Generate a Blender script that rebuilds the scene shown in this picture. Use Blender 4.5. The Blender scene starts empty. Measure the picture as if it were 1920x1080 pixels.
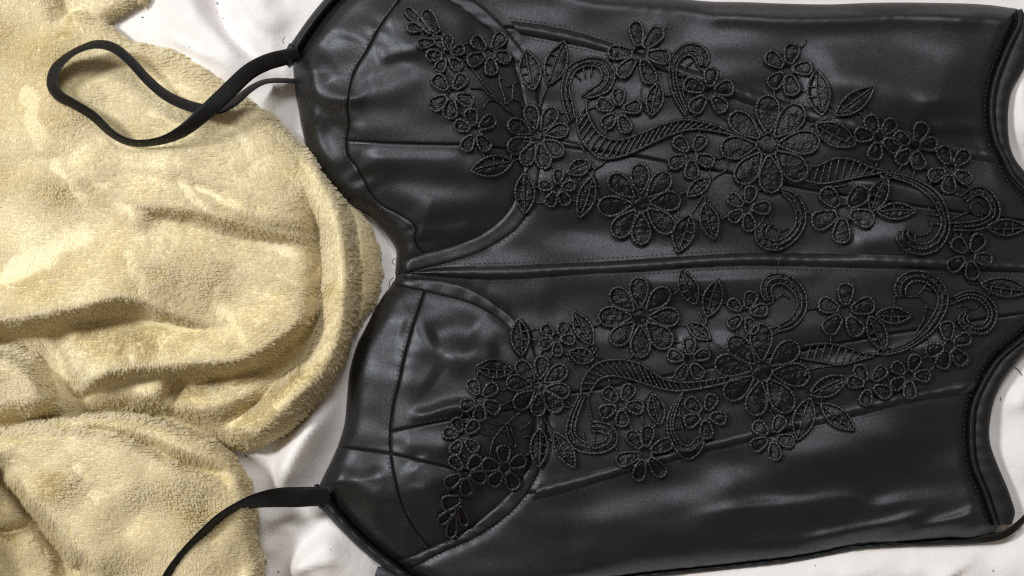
import bpy, math, random
import numpy as np
from mathutils import Vector

random.seed(7)
rng = np.random.default_rng(7)
C = bpy.context.scene.collection
scene = bpy.context.scene

# ------------------------------------------------------------------ units
S = 0.00025          # one length unit of the layout = 0.25 mm
HC = 3000.0          # camera height in those units (0.75 m)

def P(x, y, z):
    """layout point (seen at x, y from the camera above, z above the mattress) -> metres"""
    x = np.asarray(x, float); y = np.asarray(y, float); z = np.asarray(z, float)
    k = (HC - z) / HC * S
    return np.stack([(x - 960) * k, (540 - y) * k, z * S * np.ones_like(x)], -1)

# ------------------------------------------------------------------ camera, world, lamps
cam_d = bpy.data.cameras.new('camera'); cam = bpy.data.objects.new('camera', cam_d); C.objects.link(cam)
cam.location = (0, 0, HC * S); cam_d.sensor_width = 36; cam_d.lens = 36 * (HC * S) / (1920 * S)
cam_d.clip_start = 0.01; cam_d.clip_end = 50
scene.camera = cam
w = bpy.data.worlds.new('World'); scene.world = w; w.use_nodes = True
bg = w.node_tree.nodes['Background']
bg.inputs[0].default_value = (1.0, 0.84, 0.70, 1); bg.inputs[1].default_value = 0.22

def lamp(name, loc, size, size_y, power, col):
    d = bpy.data.lights.new(name, 'AREA'); d.shape = 'RECTANGLE'; d.size = size; d.size_y = size_y
    d.energy = power; d.color = col
    o = bpy.data.objects.new(name, d); C.objects.link(o); o.location = loc
    o.rotation_euler = (Vector((0, 0, 0)) - Vector(loc)).to_track_quat('-Z', 'Y').to_euler()
    return o
lamp('ceiling_lamp', (-1.35, 0.62, 1.55), 0.30, 0.30, 33, (0.98, 0.98, 0.98))
lamp('window_light', (0.05, 1.25, 1.80), 0.7, 0.6, 20, (0.97, 0.98, 1.0))

scene.view_settings.view_transform = 'Standard'; scene.view_settings.look = 'None'
scene.view_settings.exposure = 0.0; scene.view_settings.gamma = 1
scene.cycles.use_denoising = False; scene.cycles.filter_width = 1.3; scene.cycles.sample_clamp_indirect = 1.2
scene.cycles.max_bounces = 16; scene.cycles.diffuse_bounces = 6; scene.cycles.glossy_bounces = 8; scene.cycles.transmission_bounces = 14
try:
    scene.cycles_curves.shape = 'RIBBONS'
except Exception:
    pass

# ------------------------------------------------------------------ materials
def mat(name):
    m = bpy.data.materials.new(name); m.use_nodes = True
    nt = m.node_tree
    return m, nt, nt.nodes, nt.links, nt.nodes['Principled BSDF']

def coord(nd):
    return nd.new('ShaderNodeNewGeometry').outputs['Position']

def noise(nd, lk, vec, scale, detail=3, rough=0.55):
    n = nd.new('ShaderNodeTexNoise'); n.inputs['Scale'].default_value = scale
    n.inputs['Detail'].default_value = detail; n.inputs['Roughness'].default_value = rough
    lk.new(vec, n.inputs['Vector']); return n

def ramp(nd, lk, fac, a, b, p0=0.3, p1=0.7):
    r = nd.new('ShaderNodeValToRGB'); r.color_ramp.elements[0].position = p0; r.color_ramp.elements[1].position = p1
    r.color_ramp.elements[0].color = (*a, 1); r.color_ramp.elements[1].color = (*b, 1)
    lk.new(fac, r.inputs[0]); return r

def bump(nd, lk, bs, heights):
    prev = None
    for h, st, dist in heights:
        b = nd.new('ShaderNodeBump'); b.inputs['Strength'].default_value = st; b.inputs['Distance'].default_value = dist
        lk.new(h, b.inputs['Height'])
        if prev: lk.new(prev, b.inputs['Normal'])
        prev = b.outputs['Normal']
    lk.new(prev, bs.inputs['Normal'])

def satin_material(name, col, rough, tilt=0.0):
    m, nt, nd, lk, bs = mat(name)
    v = coord(nd)
    mp = nd.new('ShaderNodeMapping'); mp.inputs['Rotation'].default_value = (0, 0, tilt); mp.inputs['Scale'].default_value = (1, 3.2, 1)
    lk.new(v, mp.inputs['Vector'])
    weave = noise(nd, lk, mp.outputs[0], 1700, 1, 0.5)
    cloud = noise(nd, lk, v, 26, 4)
    puck = noise(nd, lk, v, 38, 2)
    r = ramp(nd, lk, cloud.outputs['Fac'], tuple(c * 0.85 for c in col), tuple(c * 1.15 for c in col))
    lk.new(r.outputs[0], bs.inputs['Base Color'])
    mr = nd.new('ShaderNodeMapRange'); mr.inputs['To Min'].default_value = rough - 0.05; mr.inputs['To Max'].default_value = rough + 0.06
    lk.new(cloud.outputs['Fac'], mr.inputs['Value']); lk.new(mr.outputs[0], bs.inputs['Roughness'])
    fl = noise(nd, lk, mp.outputs[0], 1500, 1, 0.5)                    # the floats of the weave shine one by one
    ms = nd.new('ShaderNodeMapRange'); ms.inputs['From Min'].default_value = 0.3; ms.inputs['From Max'].default_value = 0.7
    ms.inputs['To Min'].default_value = 0.22; ms.inputs['To Max'].default_value = 0.85
    lk.new(fl.outputs['Fac'], ms.inputs['Value']); lk.new(ms.outputs[0], bs.inputs['Specular IOR Level'])
    bs.inputs['Specular Tint'].default_value = (0.87, 0.925, 1.0, 1)
    bump(nd, lk, bs, [(puck.outputs['Fac'], 0.16, 0.002), (weave.outputs['Fac'], 0.28, 0.00013)])
    return m

SATIN = satin_material('black_satin', (0.0080, 0.0076, 0.0071), 0.445)
SATIN_B = satin_material('black_satin_bias', (0.0038, 0.0038, 0.0038), 0.6, 0.8)
LINING = satin_material('black_lining', (0.004, 0.004, 0.004), 0.7)

def thread_material(name, col, rough, sc=1500, st=0.8, spec=0.5):
    m, nt, nd, lk, bs = mat(name)
    v = coord(nd)
    n = noise(nd, lk, v, sc, 2, 0.6); c = noise(nd, lk, v, 420, 3)
    r = ramp(nd, lk, c.outputs['Fac'], tuple(x * 0.6 for x in col), tuple(x * 1.5 for x in col))
    lk.new(r.outputs[0], bs.inputs['Base Color'])
    bs.inputs['Roughness'].default_value = rough; bs.inputs['Specular IOR Level'].default_value = spec
    bump(nd, lk, bs, [(n.outputs['Fac'], st, 0.0005)])
    return m
THREAD = thread_material('black_embroidery_thread', (0.0078, 0.0075, 0.0081), 0.33, 1250, 0.9, 0.6)
GROUND = thread_material('black_embroidery_filling', (0.0034, 0.0033, 0.0036), 0.28, 1150, 0.8, 0.3)
STITCH = thread_material('dark_stitching', (0.022, 0.0215, 0.021), 0.5)

def ribbon_material():
    m, nt, nd, lk, bs = mat('black_ribbed_ribbon')
    v = coord(nd)
    wv = nd.new('ShaderNodeTexWave'); wv.inputs['Scale'].default_value = 260; wv.inputs['Distortion'].default_value = 0.6
    lk.new(v, wv.inputs['Vector'])
    bs.inputs['Base Color'].default_value = (0.005, 0.0049, 0.005, 1); bs.inputs['Roughness'].default_value = 0.6; bs.inputs['Specular IOR Level'].default_value = 0.25
    n = noise(nd, lk, v, 1800, 2)
    bump(nd, lk, bs, [(wv.outputs['Fac'], 0.2, 0.0002), (n.outputs['Fac'], 0.3, 0.0002)])
    return m
RIBBON = ribbon_material()

def sheet_material():
    m, nt, nd, lk, bs = mat('white_cotton')
    v = coord(nd)
    c = noise(nd, lk, v, 5, 3)
    r = ramp(nd, lk, c.outputs['Fac'], (0.785, 0.755, 0.735), (0.815, 0.80, 0.79))
    lk.new(r.outputs[0], bs.inputs['Base Color']); bs.inputs['Roughness'].default_value = 0.85
    bs.inputs['Specular IOR Level'].default_value = 0.2
    wv = noise(nd, lk, v, 1500, 2); cr = noise(nd, lk, v, 55, 5, 0.6)
    bump(nd, lk, bs, [(cr.outputs['Fac'], 0.4, 0.0026), (wv.outputs['Fac'], 0.35, 0.0002)])
    return m
SHEET = sheet_material()

def fleece_material(name, strand):
    m, nt, nd, lk, bs = mat(name)
    v = coord(nd)
    c = noise(nd, lk, v, 11, 3)
    r = ramp(nd, lk, c.outputs['Fac'], (0.855, 0.785, 0.555), (0.92, 0.87, 0.69), 0.3, 0.72)
    if strand:
        hi = nd.new('ShaderNodeHairInfo')
        mx = nd.new('ShaderNodeMixRGB'); mx.blend_type = 'MULTIPLY'; mx.inputs['Fac'].default_value = 1
        rr = ramp(nd, lk, hi.outputs['Random'], (0.93, 0.92, 0.90), (1, 1, 1), 0, 1)
        lk.new(r.outputs[0], mx.inputs[1]); lk.new(rr.outputs[0], mx.inputs[2])
        lk.new(mx.outputs[0], bs.inputs['Base Color']); bs.inputs['Roughness'].default_value = 0.34; bs.inputs['Specular IOR Level'].default_value = 1.0; bs.inputs['IOR'].default_value = 1.6
        tr = nd.new('ShaderNodeBsdfTranslucent'); lk.new(mx.outputs[0], tr.inputs['Color'])
        ms = nd.new('ShaderNodeMixShader'); ms.inputs[0].default_value = 0.56
        lk.new(bs.outputs[0], ms.inputs[1]); lk.new(tr.outputs[0], ms.inputs[2]); lk.new(ms.outputs[0], nd['Material Output'].inputs['Surface'])
    else:
        lk.new(r.outputs[0], bs.inputs['Base Color']); bs.inputs['Roughness'].default_value = 0.9
        n = noise(nd, lk, v, 600, 3); bump(nd, lk, bs, [(n.outputs['Fac'], 0.6, 0.001)])
    return m
FLEECE = fleece_material('cream_fleece', False)
PILE = fleece_material('cream_pile', True)
m_, nt_, nd_, lk_, bs_ = mat('dark_lint'); bs_.inputs['Base Color'].default_value = (0.03, 0.025, 0.022, 1); LINT = m_

# ------------------------------------------------------------------ object helpers
WLOC = {}
def thing(name, label, cat, loc):
    o = bpy.data.objects.new(name, None); C.objects.link(o); o.location = loc; o.empty_display_size = 0.02
    o['label'] = label; o['category'] = cat; WLOC[o] = Vector(loc); return o

def obj(name, verts, faces, material, parent=None, kind=None, smooth=True):
    verts = np.asarray(verts, float)
    cen = (verts.min(0) + verts.max(0)) / 2
    me = bpy.data.meshes.new(name); me.from_pydata((verts - cen).tolist(), [], faces); me.update()
    if smooth: me.polygons.foreach_set('use_smooth', [True] * len(me.polygons))
    me.materials.append(material)
    o = bpy.data.objects.new(name, me); C.objects.link(o)
    wl = Vector(cen.tolist()); WLOC[o] = wl
    if parent is not None:
        o.parent = parent; o.location = wl - WLOC[parent]
    else:
        o.location = wl
    if kind: o['kind'] = kind
    return o

class MB:
    def __init__(s): s.v = []; s.f = []; s.n = 0; s.m = []
    def add(s, v, f, mi=0):
        v = np.asarray(v, float); s.v.append(v); s.m += [mi] * len(f); s.f += [tuple(i + s.n for i in q) for q in f]; s.n += len(v)
    def build(s, name, material, parent=None, kind=None):
        o = obj(name, np.concatenate(s.v), s.f, material, parent, kind)
        if any(s.m): o.data.materials.append(GROUND); o.data.polygons.foreach_set('material_index', s.m)
        return o

# ------------------------------------------------------------------ 2D helpers
def smooth(pts, n=6, closed=False):
    p = np.asarray(pts, float)
    if closed: q = np.vstack([p[-1:], p, p[:2]])
    else: q = np.vstack([2 * p[0] - p[1], p, 2 * p[-1] - p[-2]])
    out = []
    for i in range(1, len(q) - 2):
        a, b, c, d = q[i - 1], q[i], q[i + 1], q[i + 2]
        for t in np.linspace(0, 1, n, endpoint=False):
            out.append(0.5 * (2 * b + (c - a) * t + (2 * a - 5 * b + 4 * c - d) * t * t + (3 * b - a - 3 * c + d) * t ** 3))
    if not closed: out.append(p[-1])
    return np.array(out)

def resample(pts, n):
    p = np.asarray(pts, float); d = np.r_[0, np.cumsum(np.linalg.norm(np.diff(p, axis=0), axis=1))]
    t = np.linspace(0, d[-1], n)
    return np.stack([np.interp(t, d, p[:, i]) for i in range(p.shape[1])], 1)

def plen(p): return float(np.linalg.norm(np.diff(np.asarray(p, float), axis=0), axis=1).sum())

def seg_dist(X, Y, a, b):
    dx, dy = b[0] - a[0], b[1] - a[1]; L = dx * dx + dy * dy + 1e-9
    t = np.clip(((X - a[0]) * dx + (Y - a[1]) * dy) / L, 0, 1)
    ex = X - a[0] - t * dx; ey = Y - a[1] - t * dy
    return ex * ex + ey * ey, t, dx * (Y - a[1]) - dy * (X - a[0])

def sdf(X, Y, poly):
    """positive inside"""
    poly = np.asarray(poly, float); best = np.full(X.shape, 1e12); ins = np.zeros(X.shape, bool)
    for i in range(len(poly)):
        a, b = poly[i - 1], poly[i]
        d, _, _ = seg_dist(X, Y, a, b); best = np.minimum(best, d)
        if a[1] != b[1]:
            c = (a[1] > Y) != (b[1] > Y)
            ins ^= c & (X < (b[0] - a[0]) * (Y - a[1]) / (b[1] - a[1]) + a[0])
    return np.where(ins, 1, -1) * np.sqrt(best)

def line_field(X, Y, pts):
    """signed distance (positive on the right of travel, y down) and 0..1 position along"""
    p = np.asarray(pts, float); cum = np.r_[0, np.cumsum(np.linalg.norm(np.diff(p, axis=0), axis=1))]
    best = np.full(X.shape, 1e12); sg = np.ones(X.shape); tt = np.zeros(X.shape)
    for i in range(len(p) - 1):
        d, t, c = seg_dist(X, Y, p[i], p[i + 1]); m = d < best
        best = np.where(m, d, best); sg = np.where(m, np.sign(c), sg)
        tt = np.where(m, (cum[i] + t * (cum[i + 1] - cum[i])) / cum[-1], tt)
    return sg * np.sqrt(best), tt

def sstep(x): x = np.clip(x, 0, 1); return x * x * (3 - 2 * x)

def fold(X, Y, pts, A, wr, wl, taper=0.25):
    """a ridge along pts: gaussian wr wide on the right of travel, wl on the left"""
    p = smooth(pts, 4) if len(pts) > 2 else np.asarray(pts, float)
    R = 3.2 * max(wr, wl)
    m = (X > p[:, 0].min() - R) & (X < p[:, 0].max() + R) & (Y > p[:, 1].min() - R) & (Y < p[:, 1].max() + R)
    z = np.zeros(X.shape)
    if not m.any(): return z
    s, t = line_field(X[m], Y[m], p)
    e = sstep(t / taper) * sstep((1 - t) / taper) if taper > 0 else 1
    z[m] = A * e * np.where(s > 0, np.exp(-(s / wr) ** 2), np.exp(-(s / wl) ** 2))
    return z

def waves(X, Y, lam, n, seed, stretch=(1, 1)):
    r = np.random.default_rng(seed); z = np.zeros(X.shape)
    for i in range(n):
        a = r.uniform(0, 2 * math.pi); l = lam * r.uniform(0.7, 1.5); ph = r.uniform(0, 6.3)
        z += np.sin((X * math.cos(a) / stretch[0] + Y * math.sin(a) / stretch[1]) * 2 * math.pi / l + ph)
    return z / math.sqrt(n)

def box_blur(Z, k):
    for ax in (0, 1):
        pad = [(0, 0), (0, 0)]; pad[ax] = (k + 1, k)
        c = np.cumsum(np.pad(Z, pad, mode='edge'), axis=ax)
        n = Z.shape[ax]
        hi = np.take(c, np.arange(2 * k + 1, 2 * k + 1 + n), axis=ax); lo = np.take(c, np.arange(0, n), axis=ax)
        Z = (hi - lo) / (2 * k + 1)
    return Z

class Field:
    def __init__(s, x0, x1, y0, y1, st):
        s.x0, s.y0, s.st = x0, y0, st
        s.xs = np.arange(x0, x1 + st, st); s.ys = np.arange(y0, y1 + st, st)
        s.X, s.Y = np.meshgrid(s.xs, s.ys); s.Z = np.zeros(s.X.shape)
    def at(s, x, y, Z=None):
        Z = s.Z if Z is None else Z
        fx = np.clip((np.asarray(x, float) - s.x0) / s.st, 0, Z.shape[1] - 1.001); fy = np.clip((np.asarray(y, float) - s.y0) / s.st, 0, Z.shape[0] - 1.001)
        i = fx.astype(int); j = fy.astype(int); u = fx - i; v = fy - j
        return (Z[j, i] * (1 - u) + Z[j, i + 1] * u) * (1 - v) + (Z[j + 1, i] * (1 - u) + Z[j + 1, i + 1] * u) * v

def clip_grid(X, Y, F):
    """marching squares: the part of the grid where F > 0"""
    ny, nx = X.shape
    F = np.where(np.abs(F) < 1e-3, 1e-3, F)
    ins = F > 0
    idx = -np.ones(X.shape, int); idx[ins] = np.arange(ins.sum())
    vx = list(X[ins]); vy = list(Y[ins]); vf = list(F[ins])
    cnt = ins[:-1, :-1].astype(int) + ins[:-1, 1:] + ins[1:, 1:] + ins[1:, :-1]
    j, i = np.nonzero(cnt == 4)
    faces = np.stack([idx[j, i], idx[j + 1, i], idx[j + 1, i + 1], idx[j, i + 1]], 1).tolist()
    ek = {}
    def cross(a, b):
        k = (a, b) if a < b else (b, a)
        if k not in ek:
            fa, fb = F[a], F[b]; t = fa / (fa - fb)
            ek[k] = len(vx); vx.append(X[a] + t * (X[b] - X[a])); vy.append(Y[a] + t * (Y[b] - Y[a])); vf.append(0.0)
        return ek[k]
    for j, i in zip(*np.nonzero((cnt > 0) & (cnt < 4))):
        cs = [(j, i), (j + 1, i), (j + 1, i + 1), (j, i + 1)]; poly = []
        for k in range(4):
            a, b = cs[k], cs[(k + 1) % 4]
            if ins[a]: poly.append(int(idx[a]))
            if ins[a] != ins[b]: poly.append(cross(a, b))
        if len(poly) >= 3: faces.append(poly)
    return np.array(vx), np.array(vy), np.array(vf), faces

# ------------------------------------------------------------------ outlines (layout units)
UP_LEFT = [(548, 108), (553, 165), (560, 205), (567, 245), (580, 290), (602, 327), (630, 364), (662, 388), (695, 407), (716, 430), (735, 455), (743, 472), (742, 495), (740, 520)]
LO_LEFT = [(733, 537), (720, 552), (703, 580), (685, 615), (670, 645), (660, 677), (654, 705), (651, 740), (647, 787), (642, 810), (633, 837), (622, 862), (609, 888), (596, 915)]
ARM_UP_OUT = [(533, 97), (550, 75), (573, 42), (598, 10), (625, -20), (660, -55), (700, -90)]
ARM_UP_IN = [(556, 112), (571, 82), (590, 53), (612, 24), (636, -2), (665, -30), (705, -62)]
ARM_LO_OUT = [(598, 950), (633, 988), (673, 1028), (713, 1060), (750, 1086), (800, 1120)]
ARM_LO_IN = [(613, 925), (640, 960), (680, 1003), (733, 1047), (777, 1080), (830, 1110)]
HEM_OUT = [(1916, 16), (1930, 45), (1935, 85), (1922, 125), (1901, 160), (1893, 187), (1890, 217), (1892, 263), (1903, 297), (1925, 325), (1965, 365), (2010, 420), (2035, 490), (2015, 560), (1975, 615), (1920, 663), (1880, 716), (1861, 763), (1855, 820), (1867, 863), (1887, 910), (1900, 947), (1903, 963), (1897, 984)]
HEM_IN = [(1910, 18), (1912, 45), (1893, 85), (1869, 146), (1860, 200), (1865, 253), (1880, 290), (1900, 330), (1925, 358), (1955, 400), (1985, 440), (1998, 490), (1985, 545), (1955, 597), (1920, 634), (1874, 673), (1845, 718), (1827, 760), (1822, 810), (1827, 870), (1847, 920), (1860, 958), (1869, 985)]
BOTTOM = [(1868, 998), (1820, 1011), (1780, 1010), (1700, 1016), (1613, 1021), (1547, 1033), (1480, 1045), (1413, 1053), (1280, 1067), (1180, 1078), (1080, 1092), (950, 1120), (830, 1135)]
TOP = [(800, -110), (960, -60), (1100, -24), (1240, -8), (1320, 2), (1400, 4), (1480, 7), (1560, 8), (1640, 5), (1740, 5), (1840, 8), (1905, 16)]

up_left = smooth(UP_LEFT, 4); lo_left = smooth(LO_LEFT, 4); hem_out = smooth(HEM_OUT, 4); hem_in = smooth(HEM_IN, 4)
bottom = smooth(BOTTOM, 4); top = smooth(TOP, 5)
OUTLINE = np.vstack([up_left, lo_left, smooth(ARM_LO_IN, 3), bottom[::-1], hem_in[::-1], top[::-1], smooth(ARM_UP_IN, 3)[::-1]])

UW_UP_CUP = [(753, 489), (797, 474), (850, 460), (900, 440), (940, 410), (963, 378), (980, 325), (986, 260), (981, 190), (962, 120), (921, 61), (896, 42), (865, 17), (832, -2), (790, -24)]
UW_UP_OUT = [(758, 513), (800, 504), (850, 491), (900, 474), (943, 451), (976, 424), (1000, 380), (1014, 320), (1018, 255), (1012, 185), (994, 115), (955, 60), (928, 31), (905, 10), (872, -10), (830, -40)]
UW_LO_CUP = [(740, 536), (787, 546), (833, 557), (883, 571), (927, 594), (957, 624), (985, 680), (1000, 740), (1003, 800), (995, 858), (980, 893), (958, 921), (917, 960), (867, 997), (807, 1026), (745, 1053)]
UW_LO_OUT = [(748, 520), (800, 521), (850, 529), (893, 545), (933, 571), (970, 601), (1004, 660), (1022, 730), (1026, 800), (1016, 868), (995, 918), (960, 961), (900, 1004), (833, 1035), (772, 1067)]
uwu_c, uwu_o, uwl_c, uwl_o = (smooth(p, 4) for p in (UW_UP_CUP, UW_UP_OUT, UW_LO_CUP, UW_LO_OUT))
def midline(a, b, n=90): return (resample(a, n) + resample(b, n)) / 2
uwu_m, uwl_m = midline(uwu_c, uwu_o), midline(uwl_c, uwl_o)
BODY = np.vstack([[(760, -200)], uwu_m[::-1], uwl_m, [(700, 1300), (2200, 1300), (2200, -200)]])
NECK_UP = [(800, -60), (750, 0), (713, 50), (690, 93), (671, 123), (658, 155), (652, 200), (655, 233), (650, 263), (653, 292), (667, 310), (680, 333), (694, 360), (713, 383), (740, 397), (767, 413), (780, 428), (778, 447), (783, 463), (800, 480)]
NECK_LO = [(800, 540), (795, 552), (783, 587), (770, 627), (757, 677), (748, 720), (738, 760), (732, 807), (733, 853), (743, 907), (757, 953), (777, 990), (807, 1027), (830, 1060)]
neck_up, neck_lo = smooth(NECK_UP, 4), smooth(NECK_LO, 4)
CUP_UP = np.vstack([neck_up, [(1400, 480), (1400, -80)]])
CUP_LO = np.vstack([neck_lo, [(1400, 1080), (1400, 540)]])

CH_UP_T = [(955, 36), (1040, 48), (1092, 60), (1144, 77), (1240, 108), (1350, 143), (1431, 170), (1487, 189), (1625, 224), (1690, 240), (1740, 250), (1805, 265), (1872, 276)]
CH_UP_B = [(978, 68), (1032, 78), (1136, 102), (1230, 133), (1330, 170), (1400, 198), (1500, 228), (1620, 262), (1720, 284), (1824, 303), (1884, 312)]
CH_LO_T = [(1012, 906), (1061, 893), (1155, 869), (1240, 846), (1326, 823), (1413, 798), (1500, 778), (1600, 752), (1700, 730), (1780, 716), (1850, 706)]
CH_LO_B = [(997, 941), (1072, 922), (1176, 891), (1253, 870), (1304, 855), (1382, 837), (1535, 800), (1612, 782), (1707, 758), (1813, 742), (1838, 738)]
CH_CE_T = [(775, 507), (850, 498), (950, 496), (1080, 490), (1180, 485), (1280, 478), (1400, 472), (1520, 472), (1700, 477), (1760, 480), (1920, 487), (2005, 489)]
CH_CE_B = [(775, 515), (880, 526), (950, 527), (1080, 518), (1200, 512), (1300, 505), (1400, 500), (1520, 503), (1700, 507), (1920, 514), (2000, 515)]
SEAM_UP = [(1010, 262), (1060, 275), (1200, 294), (1256, 305), (1310, 315), (1371, 325), (1490, 350), (1548, 361), (1640, 375), (1760, 392), (1875, 409), (2000, 420)]
SEAM_LO = [(1020, 745), (1130, 728), (1185, 718), (1265, 702), (1330, 690), (1450, 668), (1568, 645), (1668, 626), (1772, 611), (1872, 594), (1990, 578)]
def yline(pts):
    p = smooth(pts, 4); return lambda x: np.interp(x, p[:, 0], p[:, 1])
ch_up_y = yline(midline(CH_UP_T, CH_UP_B, 40)); ch_lo_y = yline(midline(CH_LO_T, CH_LO_B, 40)); ch_ce_y = yline(midline(CH_CE_T, CH_CE_B, 40))
seam_up_y, seam_lo_y = yline(SEAM_UP), yline(SEAM_LO)

# ------------------------------------------------------------------ height of the corset
G = Field(510, 2070, -130, 1170, 3)
X, Y = G.X, G.Y
dO = sdf(X, Y, OUTLINE); dB = sdf(X, Y, BODY); dCU = sdf(X, Y, CUP_UP); dCL = sdf(X, Y, CUP_LO)
def rnd(d, wd): t = np.clip(d / wd, 0, 1); return np.sqrt(np.clip(1 - (1 - t) ** 2, 0, 1))
Z = 5 + 44 * rnd(dO, 48) + 16 * sstep(dO / 260)
Zs_ = box_blur(box_blur(box_blur(np.where(dO > 0, Z, 58), 14), 14), 10)      # no ridges running in from the corners
Z = Z + (Zs_ - Z) * sstep((dO - 6) / 34)
cup = np.clip(np.minimum(dO, -dB), 0, 400)
Z += 33 * sstep(cup / 120) * (dB < 0) - 9 * np.exp(-(dB / 16) ** 2)
# crumple: broad soft hollows and the folds one sees
msk = sstep(dO / 40)
Z += msk * (3.6 * waves(X, Y, 230, 7, 3, (1.8, 0.8)) + 1.3 * waves(X, Y, 95, 7, 5, (1.7, 0.8)))
def F(pts, A, wr, wl, taper=0.25):
    global Z
    Z = Z + msk * (0.85 if pts[0][0] < 960 else 1.2) * fold(X, Y, pts, A, wr, wl, taper)
# side panel, lower
F([(1250, 985), (1330, 966), (1420, 953), (1500, 947), (1590, 937), (1640, 951), (1700, 942), (1790, 938)], 9, 36, 17)
F([(1380, 880), (1500, 860), (1640, 830), (1760, 800)], 12, 60, 42)
F([(1060, 1000), (1200, 975), (1330, 945), (1440, 890)], 15, 55, 42)
F([(1480, 1020), (1560, 1005), (1660, 985), (1760, 955)], 8, 16, 12)
F([(1700, 1000), (1790, 975), (1850, 950)], 7, 16, 12)
F([(1130, 1040), (1260, 1020), (1400, 1000)], 6, 30, 30)
# side panel, upper
F([(1300, 24), (1430, 28), (1560, 26), (1640, 33), (1760, 28), (1850, 30)], 8, 22, 9, 0.1)
F([(1480, 160), (1600, 150), (1740, 178), (1850, 192)], 19, 60, 50)
F([(1700, 205), (1780, 190), (1860, 195)], 6, 26, 20)
F([(1730, 240), (1800, 236), (1868, 240)], 5, 12, 12)
F([(1030, 20), (1150, 30), (1290, 70)], 5, 40, 40)
# front panels
F([(960, 415), (1060, 430), (1200, 455), (1350, 462), (1460, 455)], -9, 34, 40)
F([(1560, 350), (1650, 345), (1760, 366), (1900, 386)], 11, 34, 11)
F([(1090, 330), (1200, 335), (1300, 345)], 6, 40, 24)
F([(1590, 460), (1660, 445), (1720, 455)], 6, 30, 26)
F([(1160, 535), (1260, 530), (1420, 525), (1560, 520)], 6, 30, 14)
F([(1260, 640), (1340, 645), (1400, 650)], 6, 30, 22)
F([(1480, 715), (1560, 690), (1700, 660), (1850, 632)], 7, 30, 14)
F([(1540, 740), (1600, 726), (1700, 700)], 6, 30, 20)
F([(1430, 760), (1500, 750)], 5, 24, 18, 0.4)
F([(1010, 560), (1100, 575), (1180, 590)], -5, 40, 40)
# cups: folds in the band and the cup pieces
F([(590, 85), (588, 140), (600, 175), (650, 186), (700, 165)], 16, 20, 26)
F([(570, 225), (600, 250), (625, 245), (645, 220)], -7, 30, 24)
F([(655, 60), (640, 100), (610, 125)], -5, 34, 34)
F([(600, 180), (580, 235), (600, 290), (640, 340)], 10, 34, 24)
F([(700, 110), (760, 95), (800, 92)], 8, 14, 26)
F([(760, 130), (800, 85), (900, 60)], 9, 40, 40)
F([(680, 150), (720, 170), (800, 130)], 7, 30, 24)
F([(665, 290), (700, 298), (800, 300), (880, 300)], 7, 30, 14)
F([(690, 330), (770, 345), (860, 350), (930, 340)], -9, 30, 30)
F([(765, 428), (800, 434), (850, 432), (900, 420)], 5, 18, 12)
F([(690, 590), (730, 600), (770, 610)], 6, 40, 30)
F([(800, 640), (850, 620), (900, 640)], -12, 34, 34)
F([(830, 690), (880, 665), (940, 660)], 9, 30, 24)
F([(800, 700), (840, 720), (900, 700)], -8, 34, 30)
F([(760, 780), (800, 778), (840, 765), (875, 762), (900, 775)], 13, 12, 12)
F([(745, 835), (800, 835), (850, 850)], 6, 20, 20)
F([(770, 860), (800, 900), (790, 940)], 9, 24, 26)
F([(640, 870), (655, 900), (690, 930), (700, 980), (690, 1000)], 12, 22, 22)
F([(625, 872), (632, 890), (622, 920)], 10, 9, 9)
F([(700, 870), (712, 915), (735, 960)], 8, 26, 20)
F([(870, 910), (900, 920), (940, 890)], -9, 34, 30)
F([(800, 960), (850, 950), (890, 940)], 6, 26, 20)
# puckers: short gathers along the seams
for seam, amp in ((neck_up, 1.2), (neck_lo, 0.5), (uwu_o, 0.4), (uwl_o, 0.4), (top, 1.2), (bottom, 1.2)):
    s, t = line_field(X, Y, seam[::2]); L = plen(seam)
    ph = t * L / 46 * 2 * math.pi
    Z += amp * np.exp(-(s / 24) ** 2) * (np.sin(ph + 2 * np.sin(ph * 0.31)) + 0.6 * np.sin(ph * 0.47 + 1)) * sstep(dO / 14)
Z = np.maximum(Z, 3)
ZB = Z.copy()
G.Z = Z
def hb(x, y): return G.at(x, y, ZB)

corset = thing('corset', 'black satin corset with floral lace embroidery and thin straps lying flat on the bed sheet', 'corset', tuple(P(1300, 540, 0)))

def panel(name, clip, bbox, drop=4.5, wd=4, lift=0, material=SATIN, step=2.6):
    x0, x1, y0, y1 = bbox
    xs = np.arange(x0, x1 + step, step); ys = np.arange(y0, y1 + step, step)
    gx, gy = np.meshgrid(xs, ys); f = clip(gx, gy)
    vx, vy, vf, fc = clip_grid(gx, gy, f)
    z = hb(vx, vy) + lift - drop * (1 - np.clip(vf / wd, 0, 1)) ** 2
    return obj(name, P(vx, vy, z), fc, material, corset)

def fO(x, y): return G.at(x, y, dO)
def fB(x, y): return G.at(x, y, dB)
def fCU(x, y): return G.at(x, y, dCU)
def fCL(x, y): return G.at(x, y, dCL)
mn = lambda *a: np.minimum.reduce(a)
# lining underneath everything (what shows in the joints)
panel('lining', lambda x, y: fO(x, y) - 2, (520, 2030, -120, 1150), 0, 1, -5, LINING, 6)
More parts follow.
